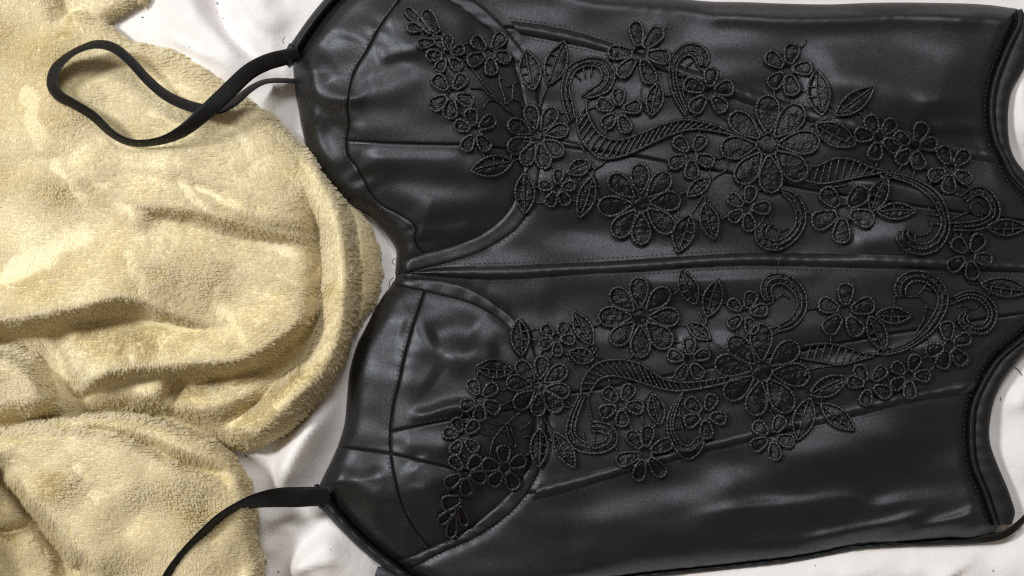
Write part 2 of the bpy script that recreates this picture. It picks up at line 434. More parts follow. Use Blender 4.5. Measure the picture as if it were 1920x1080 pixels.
# body panels between the seams
panel('side_panel', lambda x, y: mn(fO(x, y), fB(x, y), ch_up_y(x) - y), (780, 1930, -120, 330))
panel('front_panel', lambda x, y: mn(fO(x, y), fB(x, y), y - ch_up_y(x), seam_up_y(x) - y), (930, 2010, 30, 440))
panel('front_panel', lambda x, y: mn(fO(x, y), fB(x, y), y - seam_up_y(x), ch_ce_y(x) - y), (740, 2010, 240, 520))
panel('front_panel', lambda x, y: mn(fO(x, y), fB(x, y), y - ch_ce_y(x), seam_lo_y(x) - y), (740, 2010, 480, 760))
panel('front_panel', lambda x, y: mn(fO(x, y), fB(x, y), y - seam_lo_y(x), ch_lo_y(x) - y), (930, 2010, 560, 950))
panel('side_panel', lambda x, y: mn(fO(x, y), fB(x, y), y - ch_lo_y(x)), (740, 1910, 700, 1150))
# cups
s_a = lambda x: np.interp(x, [640, 735, 860, 1000], [262, 268, 271, 283])
s_b = lambda x: np.interp(x, [700, 735, 845, 1010], [812, 808, 787, 760])
s_c = lambda x: np.interp(x, [600, 640, 733, 845, 1000], [832, 838, 850, 877, 905])
cup_u = lambda x, y: mn(fO(x, y), -fB(x, y), 515 - y)
cup_l = lambda x, y: mn(fO(x, y), -fB(x, y), y - 527)
panel('cup_panel', lambda x, y: mn(cup_u(x, y), fCU(x, y), s_a(x) - y), (640, 1020, -120, 300))
panel('cup_panel', lambda x, y: mn(cup_u(x, y), fCU(x, y), y - s_a(x)), (640, 1020, 250, 520))
panel('cup_band', lambda x, y: mn(cup_u(x, y), -fCU(x, y)), (540, 830, -120, 520))
panel('cup_panel', lambda x, y: mn(cup_l(x, y), fCL(x, y), s_b(x) - y), (720, 1020, 525, 830))
panel('cup_panel', lambda x, y: mn(cup_l(x, y), fCL(x, y), y - s_b(x), s_c(x) - y), (720, 1020, 750, 920))
panel('cup_panel', lambda x, y: mn(cup_l(x, y), fCL(x, y), y - s_c(x)), (720, 1020, 830, 1080))
panel('cup_band', lambda x, y: mn(cup_l(x, y), -fCL(x, y), s_c(x) - y), (630, 820, 525, 870))
panel('cup_band', lambda x, y: mn(cup_l(x, y), -fCL(x, y), y - s_c(x)), (590, 850, 825, 1120))

# ------------------------------------------------------------------ strips: channels and bindings
STRIPS = []
def strip(name, a, b, bulge, edge=-3, n=None, m=9, material=SATIN, hfun=hb, jitter=0.5, power=0.8, register=True, lift0=None):
    a, b = smooth(a, 4), smooth(b, 4)
    n = n or int(max(plen(a), plen(b)) / 4)
    A, B = resample(a, n), resample(b, n)
    v = np.linspace(0, 1, m)
    gx = A[:, None, 0] * (1 - v) + B[:, None, 0] * v; gy = A[:, None, 1] * (1 - v) + B[:, None, 1] * v
    z0 = hfun(gx, gy)
    prof = np.sin(math.pi * v) ** power if power else np.clip(np.minimum(v / 0.42, (1 - v) / 0.42), 0, 1) * 0.8 + 0.2 * np.sin(math.pi * v)
    s = np.linspace(0, plen(a), n)
    jit = jitter * (np.sin(s / 5.2 + 2 * np.sin(s / 37))[:, None] * np.sin(math.pi * v) ** 0.4 + np.sin(s / 31)[:, None])
    z = z0 + edge + (bulge - edge) * prof + jit * (prof > 0.05)
    if register: STRIPS.append((gx, gy, z))
    idx = np.arange(n * m).reshape(n, m)
    fc = np.stack([idx[:-1, :-1], idx[1:, :-1], idx[1:, 1:], idx[:-1, 1:]], -1).reshape(-1, 4)
    return obj(name, P(gx, gy, z).reshape(-1, 3), fc.tolist(), material, corset)

strip('boning_channel', CH_UP_T, CH_UP_B, 8, edge=-2, power=0)
strip('boning_channel', CH_CE_T, CH_CE_B, 8, edge=-2, power=0)
strip('boning_channel', CH_LO_T, CH_LO_B, 8, edge=-2, power=0)
strip('underwire_channel', UW_UP_CUP, UW_UP_OUT, 9, edge=-2, power=0.55)
strip('underwire_channel', UW_LO_CUP, UW_LO_OUT, 9, edge=-2, power=0.55)
hem_h = lambda x, y: 4 + 0 * x
def hemfun(x, y):
    return np.maximum(hb(x, y), 8) * 0.0 + 8 + 26 * sstep(G.at(x, y, dO) / 20 + 0.4)
strip('hem_binding', HEM_IN, HEM_OUT, 8, edge=-4, m=11, material=SATIN_B, hfun=lambda x, y: 26 + 0 * x, power=0.45, jitter=0.5)
strip('hem_piping', (np.array(HEM_IN) - [7, 0]).tolist(), (np.array(HEM_IN) + [5, 0]).tolist(), 17, edge=4, m=7, material=SATIN_B, hfun=lambda x, y: 26 + 0 * x, power=0.7)
strip('armhole_binding', ARM_UP_IN, ARM_UP_OUT, 26, edge=-2, material=SATIN_B, hfun=lambda x, y: 8 + 0 * x, power=0.5, jitter=1.2)
strip('armhole_binding', ARM_LO_IN, ARM_LO_OUT, 28, edge=-2, material=SATIN_B, hfun=lambda x, y: 8 + 0 * x, power=0.5, jitter=1.2)
# back wing peeping out under the lower armhole
strip('back_wing', [(645, 1092), (672, 1070), (720, 1062), (760, 1075)], [(640, 1140), (690, 1130), (740, 1120), (800, 1110)], 9, edge=1, material=SATIN, hfun=lambda x, y: 4 + 0 * x, register=False)
# rolled bottom edge seen along the lower side
strip('side_seam', BOTTOM, [(x + 1, y + 9) for x, y in BOTTOM], 7, edge=0, m=6, material=SATIN_B, hfun=lambda x, y: 3 + 0 * x, jitter=1.6, register=False)

# top surface including strips, smoothed: what the lace lies on
ZT = ZB.copy()
for gx, gy, z in STRIPS:
    ii = np.round((gx - G.x0) / G.st).astype(int).ravel(); jj = np.round((gy - G.y0) / G.st).astype(int).ravel()
    ok = (ii >= 0) & (ii < ZT.shape[1]) & (jj >= 0) & (jj < ZT.shape[0])
    np.maximum.at(ZT, (jj[ok], ii[ok]), z.ravel()[ok])
ZL = np.maximum(box_blur(box_blur(ZT, 4), 4), ZT - 1.0)
ZL = box_blur(ZL, 1)
def hl(x, y): return G.at(x, y, ZL)

# ------------------------------------------------------------------ tubes
def tube(mb, pts, r, sides=5, twist=0.0, close=False, rfun=None):
    """pts: (n,3) in layout units (x, y, z)"""
    p = np.asarray(pts, float); n = len(p)
    if close: t = np.roll(p, -1, 0) - np.roll(p, 1, 0)
    else: t = np.gradient(p, axis=0)
    t /= np.linalg.norm(t, axis=1)[:, None] + 1e-9
    side = np.cross(t, [0, 0, 1.0]); side /= np.linalg.norm(side, axis=1)[:, None] + 1e-9
    up = np.cross(side, t)
    rr = np.full(n, r, float) if rfun is None else rfun
    if twist: rr = rr * (1 + twist * np.sin(np.arange(n) * 2.4))
    a = np.linspace(0, 2 * math.pi, sides, endpoint=False)
    v = p[:, None] + rr[:, None, None] * (np.cos(a)[None, :, None] * side[:, None] + np.sin(a)[None, :, None] * up[:, None])
    f = []
    for i in range(n if close else n - 1):
        k = (i + 1) % n
        for j in range(sides):
            q = (j + 1) % sides
            f.append((i * sides + j, i * sides + q, k * sides + q, k * sides + j))
    if not close: f += [tuple(range(sides))[::-1], tuple((n - 1) * sides + j for j in range(sides))]
    v = v.reshape(-1, 3)
    mb.add(P(v[:, 0], v[:, 1], v[:, 2]), f)

def cord(mb, pts2, r=2.7, dz=6.0, close=False, step=2.6, twist=0.28):
    p = np.asarray(pts2, float)
    if close: p = np.vstack([p, p[:1]])
    n = max(4, int(plen(p) / step)); p = resample(p, n)
    if close: p = p[:-1]
    z = hl(p[:, 0], p[:, 1]) + dz + rng.normal(0, 0.25, len(p))
    tube(mb, np.column_stack([p, z]), r, 5, twist, close)

def fill(mb, A, B, nu, nv, dz=4.4, dome=1.4, jit=0.95):
    """embroidered ground between two rims: ribbed across"""
    A, B = resample(A, nu), resample(B, nu); v = np.linspace(0.02, 0.98, nv)
    gx = A[:, None, 0] * (1 - v) + B[:, None, 0] * v; gy = A[:, None, 1] * (1 - v) + B[:, None, 1] * v
    z = hl(gx, gy) + dz + dome * np.sin(math.pi * v)[None] + rng.normal(0, jit, gx.shape) + 0.8 * np.where(np.arange(nu) % 2, 1, -1)[:, None]
    idx = np.arange(nu * nv).reshape(nu, nv)
    fc = np.stack([idx[:-1, :-1], idx[1:, :-1], idx[1:, 1:], idx[:-1, 1:]], -1).reshape(-1, 4)
    mb.add(P(gx, gy, z).reshape(-1, 3), fc.tolist(), 1)

OUTL = []          # outlines of the lace pieces, for the little threads that tie them
def lens(a, b, wd, kind):
    a, b = np.array(a, float), np.array(b, float); d = b - a; L = np.linalg.norm(d); d /= L; nrm = np.array([-d[1], d[0]])
    u = np.linspace(0, 1, 15)
    if kind == 'petal': h = (0.14 + 0.86 * np.sin(np.clip(u * 0.66, 0, 1) * math.pi * 0.5 / 0.5 * 0.5 * 1.0 + 0) ** 1.0); h = np.where(u < 0.62, 0.16 + 0.84 * np.sin(u / 0.62 * math.pi / 2) ** 1.15, np.sqrt(np.clip(1 - ((u - 0.62) / 0.38) ** 2, 0, 1)))
    elif kind == 'lobe': h = np.where(u < 0.7, 0.42 + 0.58 * np.sin(u / 0.7 * math.pi / 2), np.sqrt(np.clip(1 - ((u - 0.7) / 0.3) ** 2, 0, 1)))
    else: h = np.sin(math.pi * u ** 0.95) ** 0.85
    h = h * wd / 2
    wob = 1 + rng.normal(0, 0.05, 2)
    c = a + d * (u * L)[:, None]
    return c + nrm * h[:, None] * wob[0], c - nrm * h[:, None] * wob[1]

def petal(parent, a, b, wd, name='petal', kind='petal', r=2.3):
    A, B = lens(a, b, wd, kind); mb = MB()
    ring = np.vstack([A, B[::-1][1:]]); 
    if kind == 'leaf': ring = ring[:-1]
    cord(mb, ring, r + 1.2, 7.2, True)
    L = plen([a, b])
    fill(mb, A[1:-1], B[1:-1], max(6, int(L / 3.2)), max(5, int(wd / 4)))
    OUTL.append(ring[::3])
    return mb.build(name, THREAD, parent)

def flower(cx, cy, R, angs, big=False, rc=None, wk=None):
    rc = rc or (R * 0.21 if big else R * 0.23)
    mb = MB(); a = np.linspace(0, 2 * math.pi, 18, endpoint=False)
    ring = np.column_stack([cx + rc * np.cos(a), cy + rc * np.sin(a)])
    cord(mb, ring, 2.3 if not big else 2.6, 5, True)
    if big:   # closed, embroidered centre
        h = np.linspace(0, math.pi, 12)
        fill(mb, np.column_stack([cx - rc * np.cos(h), cy - rc * np.sin(h)]), np.column_stack([cx - rc * np.cos(h), cy + rc * np.sin(h)]), 12, 9, 3.0, 2.5, 1.3)
    root = mb.build('lace_flower', THREAD, corset)
    OUTL.append(ring[::3])
    n = len(angs)
    for an in angs:
        an = math.radians(an + rng.normal(0, 2)); d = np.array([math.cos(an), -math.sin(an)]); rr = R * rng.uniform(0.94, 1.05)
        wd = (wk or (0.96 if n == 5 else 0.76 if n == 6 else 0.58)) * rr * (0.62 if n < 8 else 0.80)
        a0 = np.array([cx, cy]) + d * (rc + 1.5)
        petal(root, a0, np.array([cx, cy]) + d * rr * (1.06 if n < 8 else 1.0), wd, 'petal', 'petal' if n == 8 else 'lobe')
    return root

def leaf(a, b, wd, side=1):
    a, b = np.array(a, float), np.array(b, float)
    A, B = lens(a, b, wd, 'leaf'); mb = MB()
    ring = np.vstack([A, B[::-1][1:-1]]); cord(mb, ring, 3.1, 7.0, True)
    M = (A + B) / 2; u = np.linspace(-1, 1, len(M))
    d = (b - a) / np.linalg.norm(b - a); nrm = np.array([-d[1], d[0]])
    M = M + nrm * (wd * 0.07 * side * (1 - u ** 2))[:, None]
    cord(mb, M[1:-1], 2.2, 6.0)
    full, part = (A, B) if side > 0 else (B, A)
    fill(mb, M[1:-1], part[1:-1], max(6, int(plen(M) / 3.2)), 5, 3.8, 1.4)
    k = 4
    for i in range(k):                                   # bars across the open half
        j = 3 + int(i * (len(M) - 6) / (k - 1)); cord(mb, [M[j], full[j]], 1.9, 5.2)
    OUTL.append(ring[::3])
    return mb.build('lace_leaf', THREAD, corset)

def scroll(outer, inner, mode='ladder', extra=(), name='lace_scroll'):
    o, i = smooth(outer, 5), smooth(inner, 5); mb = MB()
    L = max(plen(o), plen(i))
    if mode == 'ladder':
        cord(mb, o, 3.0, 6.5); cord(mb, i, 3.0, 6.5)
        n = int(L / 12); A, B = resample(o, n), resample(i, n)
        for a, b in zip(A[1:-1], B[1:-1]): cord(mb, [a, b], 2.3, 5.5)
    else:
        cord(mb, o, 2.9, 6.4); cord(mb, i, 2.7, 6.6); cord(mb, (resample(o, 60) + resample(i, 60)) / 2, 2.2, 6.4)
        fill(mb, o, i, max(8, int(L / 3.2)), 6, 4.0, 1.6, 1.0)
    for e in extra: cord(mb, smooth(e, 4) if len(e) > 2 else e, 1.9, 4)
    OUTL.append(o[::3]); OUTL.append(i[::3])
    return mb.build(name, THREAD, corset)

# ------------------------------------------------------------------ lace, upper spray
for cx, cy, R, an in [
    (838, 103, 35, (90, 21, -46, -119, 180)), (918, 98, 41, (138, 57, -16, -83, -152)), (846, 175, 43, (135, 55, -22, -92, -147)),
    (891, 245, 41, (99, 35, -51, -122, 165)), (1045, 353, 34, (164, 86, 17, -55, -114)), (1160, 207, 41, (160, 90, 14, -66, -131)),
    (1200, 99, 56, (101, 47, -13, -69, -131, 175)), (1330, 173, 46, (82, 13, -50, -135, 155)), (1477, 130, 45, (142, 74, 4, -76, -136)),
    (1715, 274, 43, (70, 9, -74, -135, 148)), (1783, 317, 43, (113, 44, -29, -97, -159)), (1582, 396, 57, (133, 43, -18, -92, -158)),
    (1297, 290, 42, (134, 58, -17, -91, -154)), (1401, 390, 40, (143, 74, 0, -84, -143)), (1649, 257, 42, (120, 45, -30, -100, 172)), (1818, 480, 42, (130, 60, -10, -80, -150)),
    # lower spray
    (1044, 633, 32, (138, 59, -14, -88, -154)), (900, 749, 39, (115, 39, -29, -95, -160)), (1164, 759, 41, (135, 60, -9, -87, -152)),
    (1210, 850, 52, (126, 82, 24, -48, -103, -166)), (1322, 778, 41, (141, 65, -12, -81, -158)), (1448, 819, 41, (141, 63, -11, -81, -152)),
    (1631, 721, 41, (125, 50, -25, -100, 170)), (1705, 705, 39, (141, 68, 3, -88, -150)), (1780, 648, 43, (94, 20, -49, -110, -160)),
    (1585, 584, 52, (157, 88, 16, -59, -133)), (1292, 675, 40, (90, 18, -55, -120, 162)), (1398, 587, 39, (144, 73, 10, -68, -139)),
    (872, 887, 40, (133, 47, -16, -87, -150)), (947, 878, 40, (93, 24, -65, -131, 164)), (868, 818, 37, (113, 40, -45, -120, 167))]:
    flower(cx, cy, R, an)
for cx, cy, R, an in [
    (1009, 255, 60, (105, 60, 14, -38, -76, -117, -156, 153)), (1440, 271, 94, (-175, 142, 93, 49, 7, -42, -85, -131)),
    (1202, 381, 78, (92, 139, 46, 1, -43, -88, -132, -174)),
    (1011, 724, 60, (83, 35, -13, -51, -95, -137, 173, 131)), (1429, 696, 89, (134, 87, 34, -5, -53, -101, -145, 171)),
    (1201, 594, 77, (136, 92, 44, 0, -43, -88, -137, 180))]:
    flower(cx, cy, R, an, True)

for a, b, wd, sd in [
    ((1000, 169), (986, 94), 38, -1), ((1028, 158), (1059, 77), 38, -1), ((962, 303), (883, 320), 38, 1), ((983, 324), (985, 401), 34, 1),
    ((1108, 304), (1064, 324), 32, 1), ((1111, 331), (1086, 409), 31, -1), ((1221, 217), (1236, 152), 33, -1), ((1542, 216), (1531, 130), 40, -1),
    ((1567, 216), (1640, 162), 33, -1), ((1530, 233), (1605, 272), 42, 1), ((1635, 397), (1664, 332), 36, -1), ((1645, 397), (1719, 395), 30, -1),
    ((1850, 426), (1926, 426), 32, 1), ((1333, 334), (1288, 368), 26, 1), ((1295, 402), (1271, 473), 38, -1), ((1322, 380), (1340, 450), 34, 1),
    ((978, 667), (972, 597), 34, 1), ((962, 695), (892, 688), 34, -1), ((1112, 647), (1076, 584), 33, -1), ((1114, 673), (1067, 660), 30, 1),
    ((1224, 738), (1238, 798), 32, 1), ((1519, 746), (1496, 825), 40, 1), ((1540, 757), (1603, 806), 32, 1), ((1519, 740), (1590, 707), 37, -1),
    ((1643, 590), (1710, 592), 30, 1), ((1630, 593), (1660, 657), 34, 1), ((1840, 532), (1930, 545), 36, 1), ((1305, 571), (1276, 505), 38, -1),
    ((1326, 594), (1347, 523), 36, -1), ((1332, 636), (1289, 606), 28, 1), ((1013, 803), (1010, 877), 34, -1), ((1040, 810), (1078, 878), 32, 1)]:
    leaf(a, b, wd, sd)

scroll([(1098, 185), (1104, 218), (1125, 251), (1162, 262), (1204, 249), (1252, 230), (1294, 225), (1346, 236), (1377, 250), (1417, 259)],
       [(1081, 212), (1085, 247), (1102, 276), (1129, 297), (1172, 291), (1214, 272), (1256, 253), (1300, 242), (1356, 249), (1400, 262)], 'ladder', [[(1104, 186), (1092, 215), (1082, 232)]])
scroll([(1068, 228), (1058, 200), (1053, 167), (1063, 129), (1085, 113), (1112, 107), (1140, 115), (1153, 140), (1143, 168), (1120, 180), (1100, 184)],
       [(1078, 222), (1074, 195), (1068, 165), (1077, 137), (1092, 126), (1110, 123), (1124, 128), (1130, 142), (1124, 155), (1110, 165), (1090, 180)], 'solid', [[(1078, 138), (1090, 150)], [(1094, 128), (1098, 146)], [(1110, 126), (1108, 144)]])
scroll([(1286, 217), (1265, 183), (1255, 142), (1261, 104), (1288, 82), (1317, 87), (1330, 108), (1323, 125)],
       [(1289, 208), (1276, 177), (1268, 142), (1272, 117), (1290, 103), (1302, 108), (1308, 122)], 'solid', [[(1300, 114), (1285, 128), (1280, 150), (1283, 187), (1288, 206)], [(1269, 140), (1281, 142)], [(1272, 160), (1280, 160)]])
scroll([(1508, 309), (1533, 311), (1565, 297), (1601, 300), (1637, 315), (1668, 320)], [(1500, 335), (1522, 341), (1547, 344), (1599, 334), (1630, 328), (1656, 324)], 'ladder')
scroll([(1650, 322), (1700, 330), (1747, 352), (1770, 378), (1780, 413), (1778, 440), (1760, 467), (1728, 477), (1699, 469), (1682, 450), (1686, 434)],
       [(1672, 332), (1712, 346), (1745, 370), (1760, 395), (1766, 415), (1762, 432), (1749, 450), (1732, 458), (1712, 452), (1702, 442), (1703, 432)], 'solid', [[(1700, 428), (1716, 440), (1735, 440), (1748, 425), (1740, 405), (1742, 388)], [(1741, 402), (1762, 404)], [(1742, 420), (1764, 420)], [(1716, 440), (1716, 455)]])
scroll([(1801, 368), (1830, 350), (1857, 357), (1874, 384), (1873, 408), (1855, 424), (1825, 432), (1787, 431)],
       [(1812, 378), (1832, 366), (1848, 371), (1858, 388), (1855, 403), (1842, 411), (1820, 416), (1790, 418)], 'solid', [[(1843, 405), (1830, 402), (1820, 393), (1824, 380), (1838, 378), (1846, 388)], [(1787, 410), (1800, 404), (1815, 398)]])
scroll([(1460, 352), (1488, 361), (1507, 385), (1511, 415), (1498, 443), (1470, 465), (1441, 468), (1421, 455), (1417, 432), (1428, 416)],
       [(1468, 362), (1484, 379), (1493, 400), (1492, 420), (1481, 437), (1462, 450), (1446, 450), (1438, 442), (1438, 430), (1446, 421)], 'solid', [[(1446, 421), (1462, 432), (1478, 428)], [(1455, 450), (1462, 432)]])
# lower spray scrolls
scroll([(1089, 742), (1093, 713), (1116, 684), (1153, 674), (1195, 680), (1220, 695), (1247, 711), (1288, 717), (1340, 711), (1372, 705), (1408, 699)],
       [(1106, 738), (1122, 713), (1145, 705), (1174, 709), (1205, 718), (1226, 725), (1257, 732), (1288, 732), (1330, 725), (1361, 718), (1398, 708)], 'ladder', [[(1107, 735), (1103, 752), (1110, 785)]])
scroll([(1086, 742), (1070, 775), (1062, 812), (1072, 836), (1095, 848), (1128, 849), (1153, 836), (1157, 814), (1142, 796), (1110, 790)],
       [(1096, 745), (1084, 778), (1078, 808), (1086, 822), (1102, 831), (1122, 831), (1136, 824), (1137, 816), (1128, 810), (1108, 808)], 'solid', [[(1096, 742), (1112, 790)], [(1094, 810), (1096, 828)], [(1114, 808), (1114, 830)]])
scroll([(1281, 736), (1261, 761), (1251, 794), (1258, 826), (1277, 855), (1296, 860), (1314, 845), (1320, 827), (1309, 817)],
       [(1279, 744), (1268, 769), (1262, 798), (1270, 821), (1281, 834), (1291, 836), (1298, 832), (1302, 825), (1303, 820)], 'solid', [[(1277, 744), (1274, 775), (1281, 808), (1292, 826)], [(1265, 780), (1274, 780)], [(1263, 803), (1280, 803)]])
scroll([(1508, 648), (1550, 644), (1590, 652), (1625, 663), (1655, 664)], [(1500, 671), (1540, 678), (1571, 684), (1603, 678), (1640, 667)], 'ladder')
scroll([(1658, 666), (1699, 655), (1745, 625), (1770, 590), (1778, 559), (1766, 530), (1739, 511), (1708, 509), (1687, 521), (1678, 540), (1683, 557)],
       [(1672, 655), (1706, 640), (1735, 612), (1754, 582), (1760, 560), (1752, 542), (1734, 529), (1714, 527), (1702, 535), (1698, 545), (1700, 555)], 'solid', [[(1700, 557), (1722, 556), (1736, 570), (1733, 595), (1718, 625)], [(1736, 575), (1754, 580)], [(1728, 545), (1738, 532)], [(1724, 552), (1732, 540), (1748, 546)]])
scroll([(1787, 557), (1812, 546), (1843, 550), (1866, 573), (1868, 600), (1851, 623), (1822, 624), (1801, 609), (1799, 592), (1814, 584)],
       [(1795, 565), (1816, 558), (1837, 563), (1852, 580), (1852, 597), (1842, 608), (1826, 609), (1815, 602), (1814, 594), (1818, 590)], 'solid', [[(1797, 575), (1812, 572), (1822, 580), (1836, 572)], [(1812, 572), (1808, 560)]])
scroll([(1458, 622), (1488, 612), (1508, 590), (1513, 562), (1502, 535), (1478, 516), (1450, 513), (1432, 524), (1427, 545), (1435, 565)],
       [(1463, 609), (1484, 594), (1494, 576), (1494, 558), (1482, 541), (1466, 532), (1452, 534), (1446, 543), (1449, 556), (1452, 562)], 'solid', [[(1452, 562), (1468, 552), (1482, 560)], [(1468, 552), (1466, 536)]])

# sprigs at the ends
def sprig(lobes, stalk):
    mb = MB(); cord(mb, smooth(stalk, 4), 2.4, 4.5); root = mb.build('lace_sprig', THREAD, corset)
    for a, b, wd in lobes: petal(root, a, b, wd, 'petal', 'lobe', 2.0)
sprig([((797, 50), (760, 15), 17), ((797, 52), (763, 51), 18), ((815, 78), (782, 83), 20), ((822, 60), (795, 19), 24), ((806, 62), (785, 32), 12)], [(823, 74), (812, 66), (798, 52)])
sprig([((862, 936), (829, 948), 26), ((853, 955), (822, 981), 17), ((851, 966), (845, 1009), 19), ((862, 950), (874, 986), 17)], [(868, 935), (860, 948), (851, 968)])

# stems and tie threads
tm = MB()
for p in [[(1005, 200), (1002, 185), (1000, 169)], [(1008, 205), (1018, 180), (1028, 158)], [(1203, 160), (1202, 185), (1208, 205), (1221, 217)],
          [(1363, 302), (1362, 318), (1338, 334), (1322, 358), (1315, 372), (1296, 402)], [(1322, 362), (1334, 385), (1352, 405), (1358, 417)],
          [(1112, 331), (1114, 318), (1130, 308), (1138, 298)], [(1085, 338), (1100, 320), (1118, 312)], [(1518, 236), (1545, 224), (1580, 218), (1610, 208)],
          [(868, 105), (890, 135), (910, 160), (935, 190), (965, 215)], [(882, 165), (905, 166), (918, 178), (938, 192)], [(905, 205), (912, 192), (925, 187), (940, 195)],
          [(935, 140), (938, 160), (945, 180), (948, 198)], [(950, 195), (962, 186), (975, 190), (985, 205)], [(950, 162), (962, 158), (972, 150)], [(963, 158), (960, 186)],
          [(933, 188), (950, 205), (975, 222), (990, 230)], [(1627, 195), (1634, 210), (1640, 222)], [(1252, 40), (1248, 52), (1240, 62)], [(1512, 75), (1506, 86), (1496, 92)],
          [(1305, 571), (1322, 610), (1335, 637), (1352, 655), (1360, 672)], [(1326, 594), (1324, 610)], [(1112, 647), (1112, 660), (1128, 674)], [(1222, 732), (1206, 755), (1202, 775), (1207, 797)],
          [(1120, 650), (1100, 690)], [(990, 762), (960, 785), (940, 805), (925, 825), (918, 855)], [(1016, 784), (1014, 803)], [(1018, 780), (1030, 800), (1040, 810)],
          [(918, 790), (932, 796), (950, 793), (965, 800)], [(953, 788), (960, 810), (968, 830), (962, 840), (955, 825), (950, 800)], [(895, 788), (893, 800), (905, 812), (920, 815)], [(920, 800), (940, 808), (962, 806)],
          [(975, 805), (985, 800), (995, 790)], [(980, 820), (992, 818), (1000, 830)], [(1490, 700), (1530, 690), (1560, 686), (1600, 680)], [(1515, 735), (1505, 725), (1500, 712)],
          [(1520, 345), (1560, 350), (1590, 346)], [(1790, 440), (1800, 445), (1812, 450)], [(1815, 520), (1818, 530), (1835, 532)], [(1080, 690), (1065, 672)],
          [(925, 135), (935, 140), (940, 150)], [(1040, 250), (1060, 262), (1084, 268), (1098, 285)], [(1095, 360), (1110, 352), (1126, 350)]]:
    cord(tm, smooth(p, 4) if len(p) > 2 else p, 1.9, 4)
cents = [o.mean(0) for o in OUTL]; made = {}
for i in range(len(OUTL)):                               # tie each piece to its nearest neighbours, as the ground threads do
    cand = []
    for j in range(len(OUTL)):
        if i == j or np.linalg.norm(cents[i] - cents[j]) > 150: continue
        D = np.linalg.norm(OUTL[i][:, None] - OUTL[j][None], axis=2); k = np.unravel_index(D.argmin(), D.shape)
        if 6 < D[k] < 27: cand.append((D[k], j, k))
    for d, j, k in sorted(cand, key=lambda c: c[0])[:3]:
        key = (min(i, j), max(i, j))
        if key in made: continue
        made[key] = 1; a, b = OUTL[i][k[0]], OUTL[j][k[1]]
        cord(tm, smooth([a, (a + b) / 2 + rng.normal(0, 1.5, 2), b], 3), 2.0, 4.2)
tm.build('lace_tie_threads', THREAD, corset, 'stuff')
# loose thread ends
lm = MB()
for p in [[(1462, 512), (1458, 498), (1470, 480), (1490, 466), (1505, 455)], [(740, 497), (735, 490), (742, 484)], [(738, 530), (730, 540), (731, 528), (738, 520)],
          [(1248, 52), (1256, 46), (1262, 52)], [(1593, 528), (1596, 520), (1602, 523)], [(532, 82), (530, 76), (534, 70)]]:
    q = resample(smooth(p, 4), 14); tube(lm, np.column_stack([q, np.maximum(hl(q[:, 0], q[:, 1]), 10) + 8]), 0.7, 4)
lm.build('loose_threads', THREAD, corset, 'stuff')

# ------------------------------------------------------------------ stitching
def stitches(lines, off=0, ln=6.2, gap=3.0, r=1.0, dz=0.9):
    mb = MB()
    for p in lines:
        p = smooth(p, 4) if len(p) < 40 else np.asarray(p); L = plen(p); n = int(L / (ln + gap)); q = resample(p, n * 3 + 1)
        for i in range(n):
            a, b = q[3 * i], q[3 * i + 2]; c = (a + b) / 2
            pts = np.array([a, c, b]); z = G.at(pts[:, 0], pts[:, 1], ZT) + np.array([-1.0, dz, -1.0])
            z = np.maximum(z, hb(pts[:, 0], pts[:, 1]) + np.array([-1.0, dz, -1.0]))
            tube(mb, np.column_stack([pts + rng.normal(0, 0.25, (3, 2)), z]), r, 4)
    return mb.build('seam_stitching', STITCH, corset, 'stuff')
def shift(p, dx, dy): return [(x + dx, y + dy) for x, y in p]
def inset(p, d):
    p = smooth(p, 4); t = np.gradient(p, axis=0); t /= np.linalg.norm(t, axis=1)[:, None]
    return p + d * np.column_stack([-t[:, 1], t[:, 0]])
stitches([shift(CH_UP_T, 0, -2), shift(CH_UP_B, 0, 2)])
stitches([shift(CH_CE_T, 0, -3)[1:], shift(CH_CE_B, 0, 3)[1:]])
stitches([shift(CH_LO_T, 0, -2), shift(CH_LO_B, 0, 2)])
stitches([inset(UW_UP_CUP, 6), inset(UW_UP_OUT, 1)])
stitches([inset(UW_LO_CUP, -6), inset(UW_LO_OUT, -1)])
stitches([inset(NECK_UP[1:-1], 7)]); stitches([inset(NECK_LO[1:-1], 7)])
stitches([inset(HEM_IN[2:], 14)], dz=0.5)
stitches([[(x, float(s_b(x)) - 4) for x in (738, 770, 800, 842)]]); stitches([[(x, float(s_a(x)) - 4) for x in (660, 720, 790, 855)]])

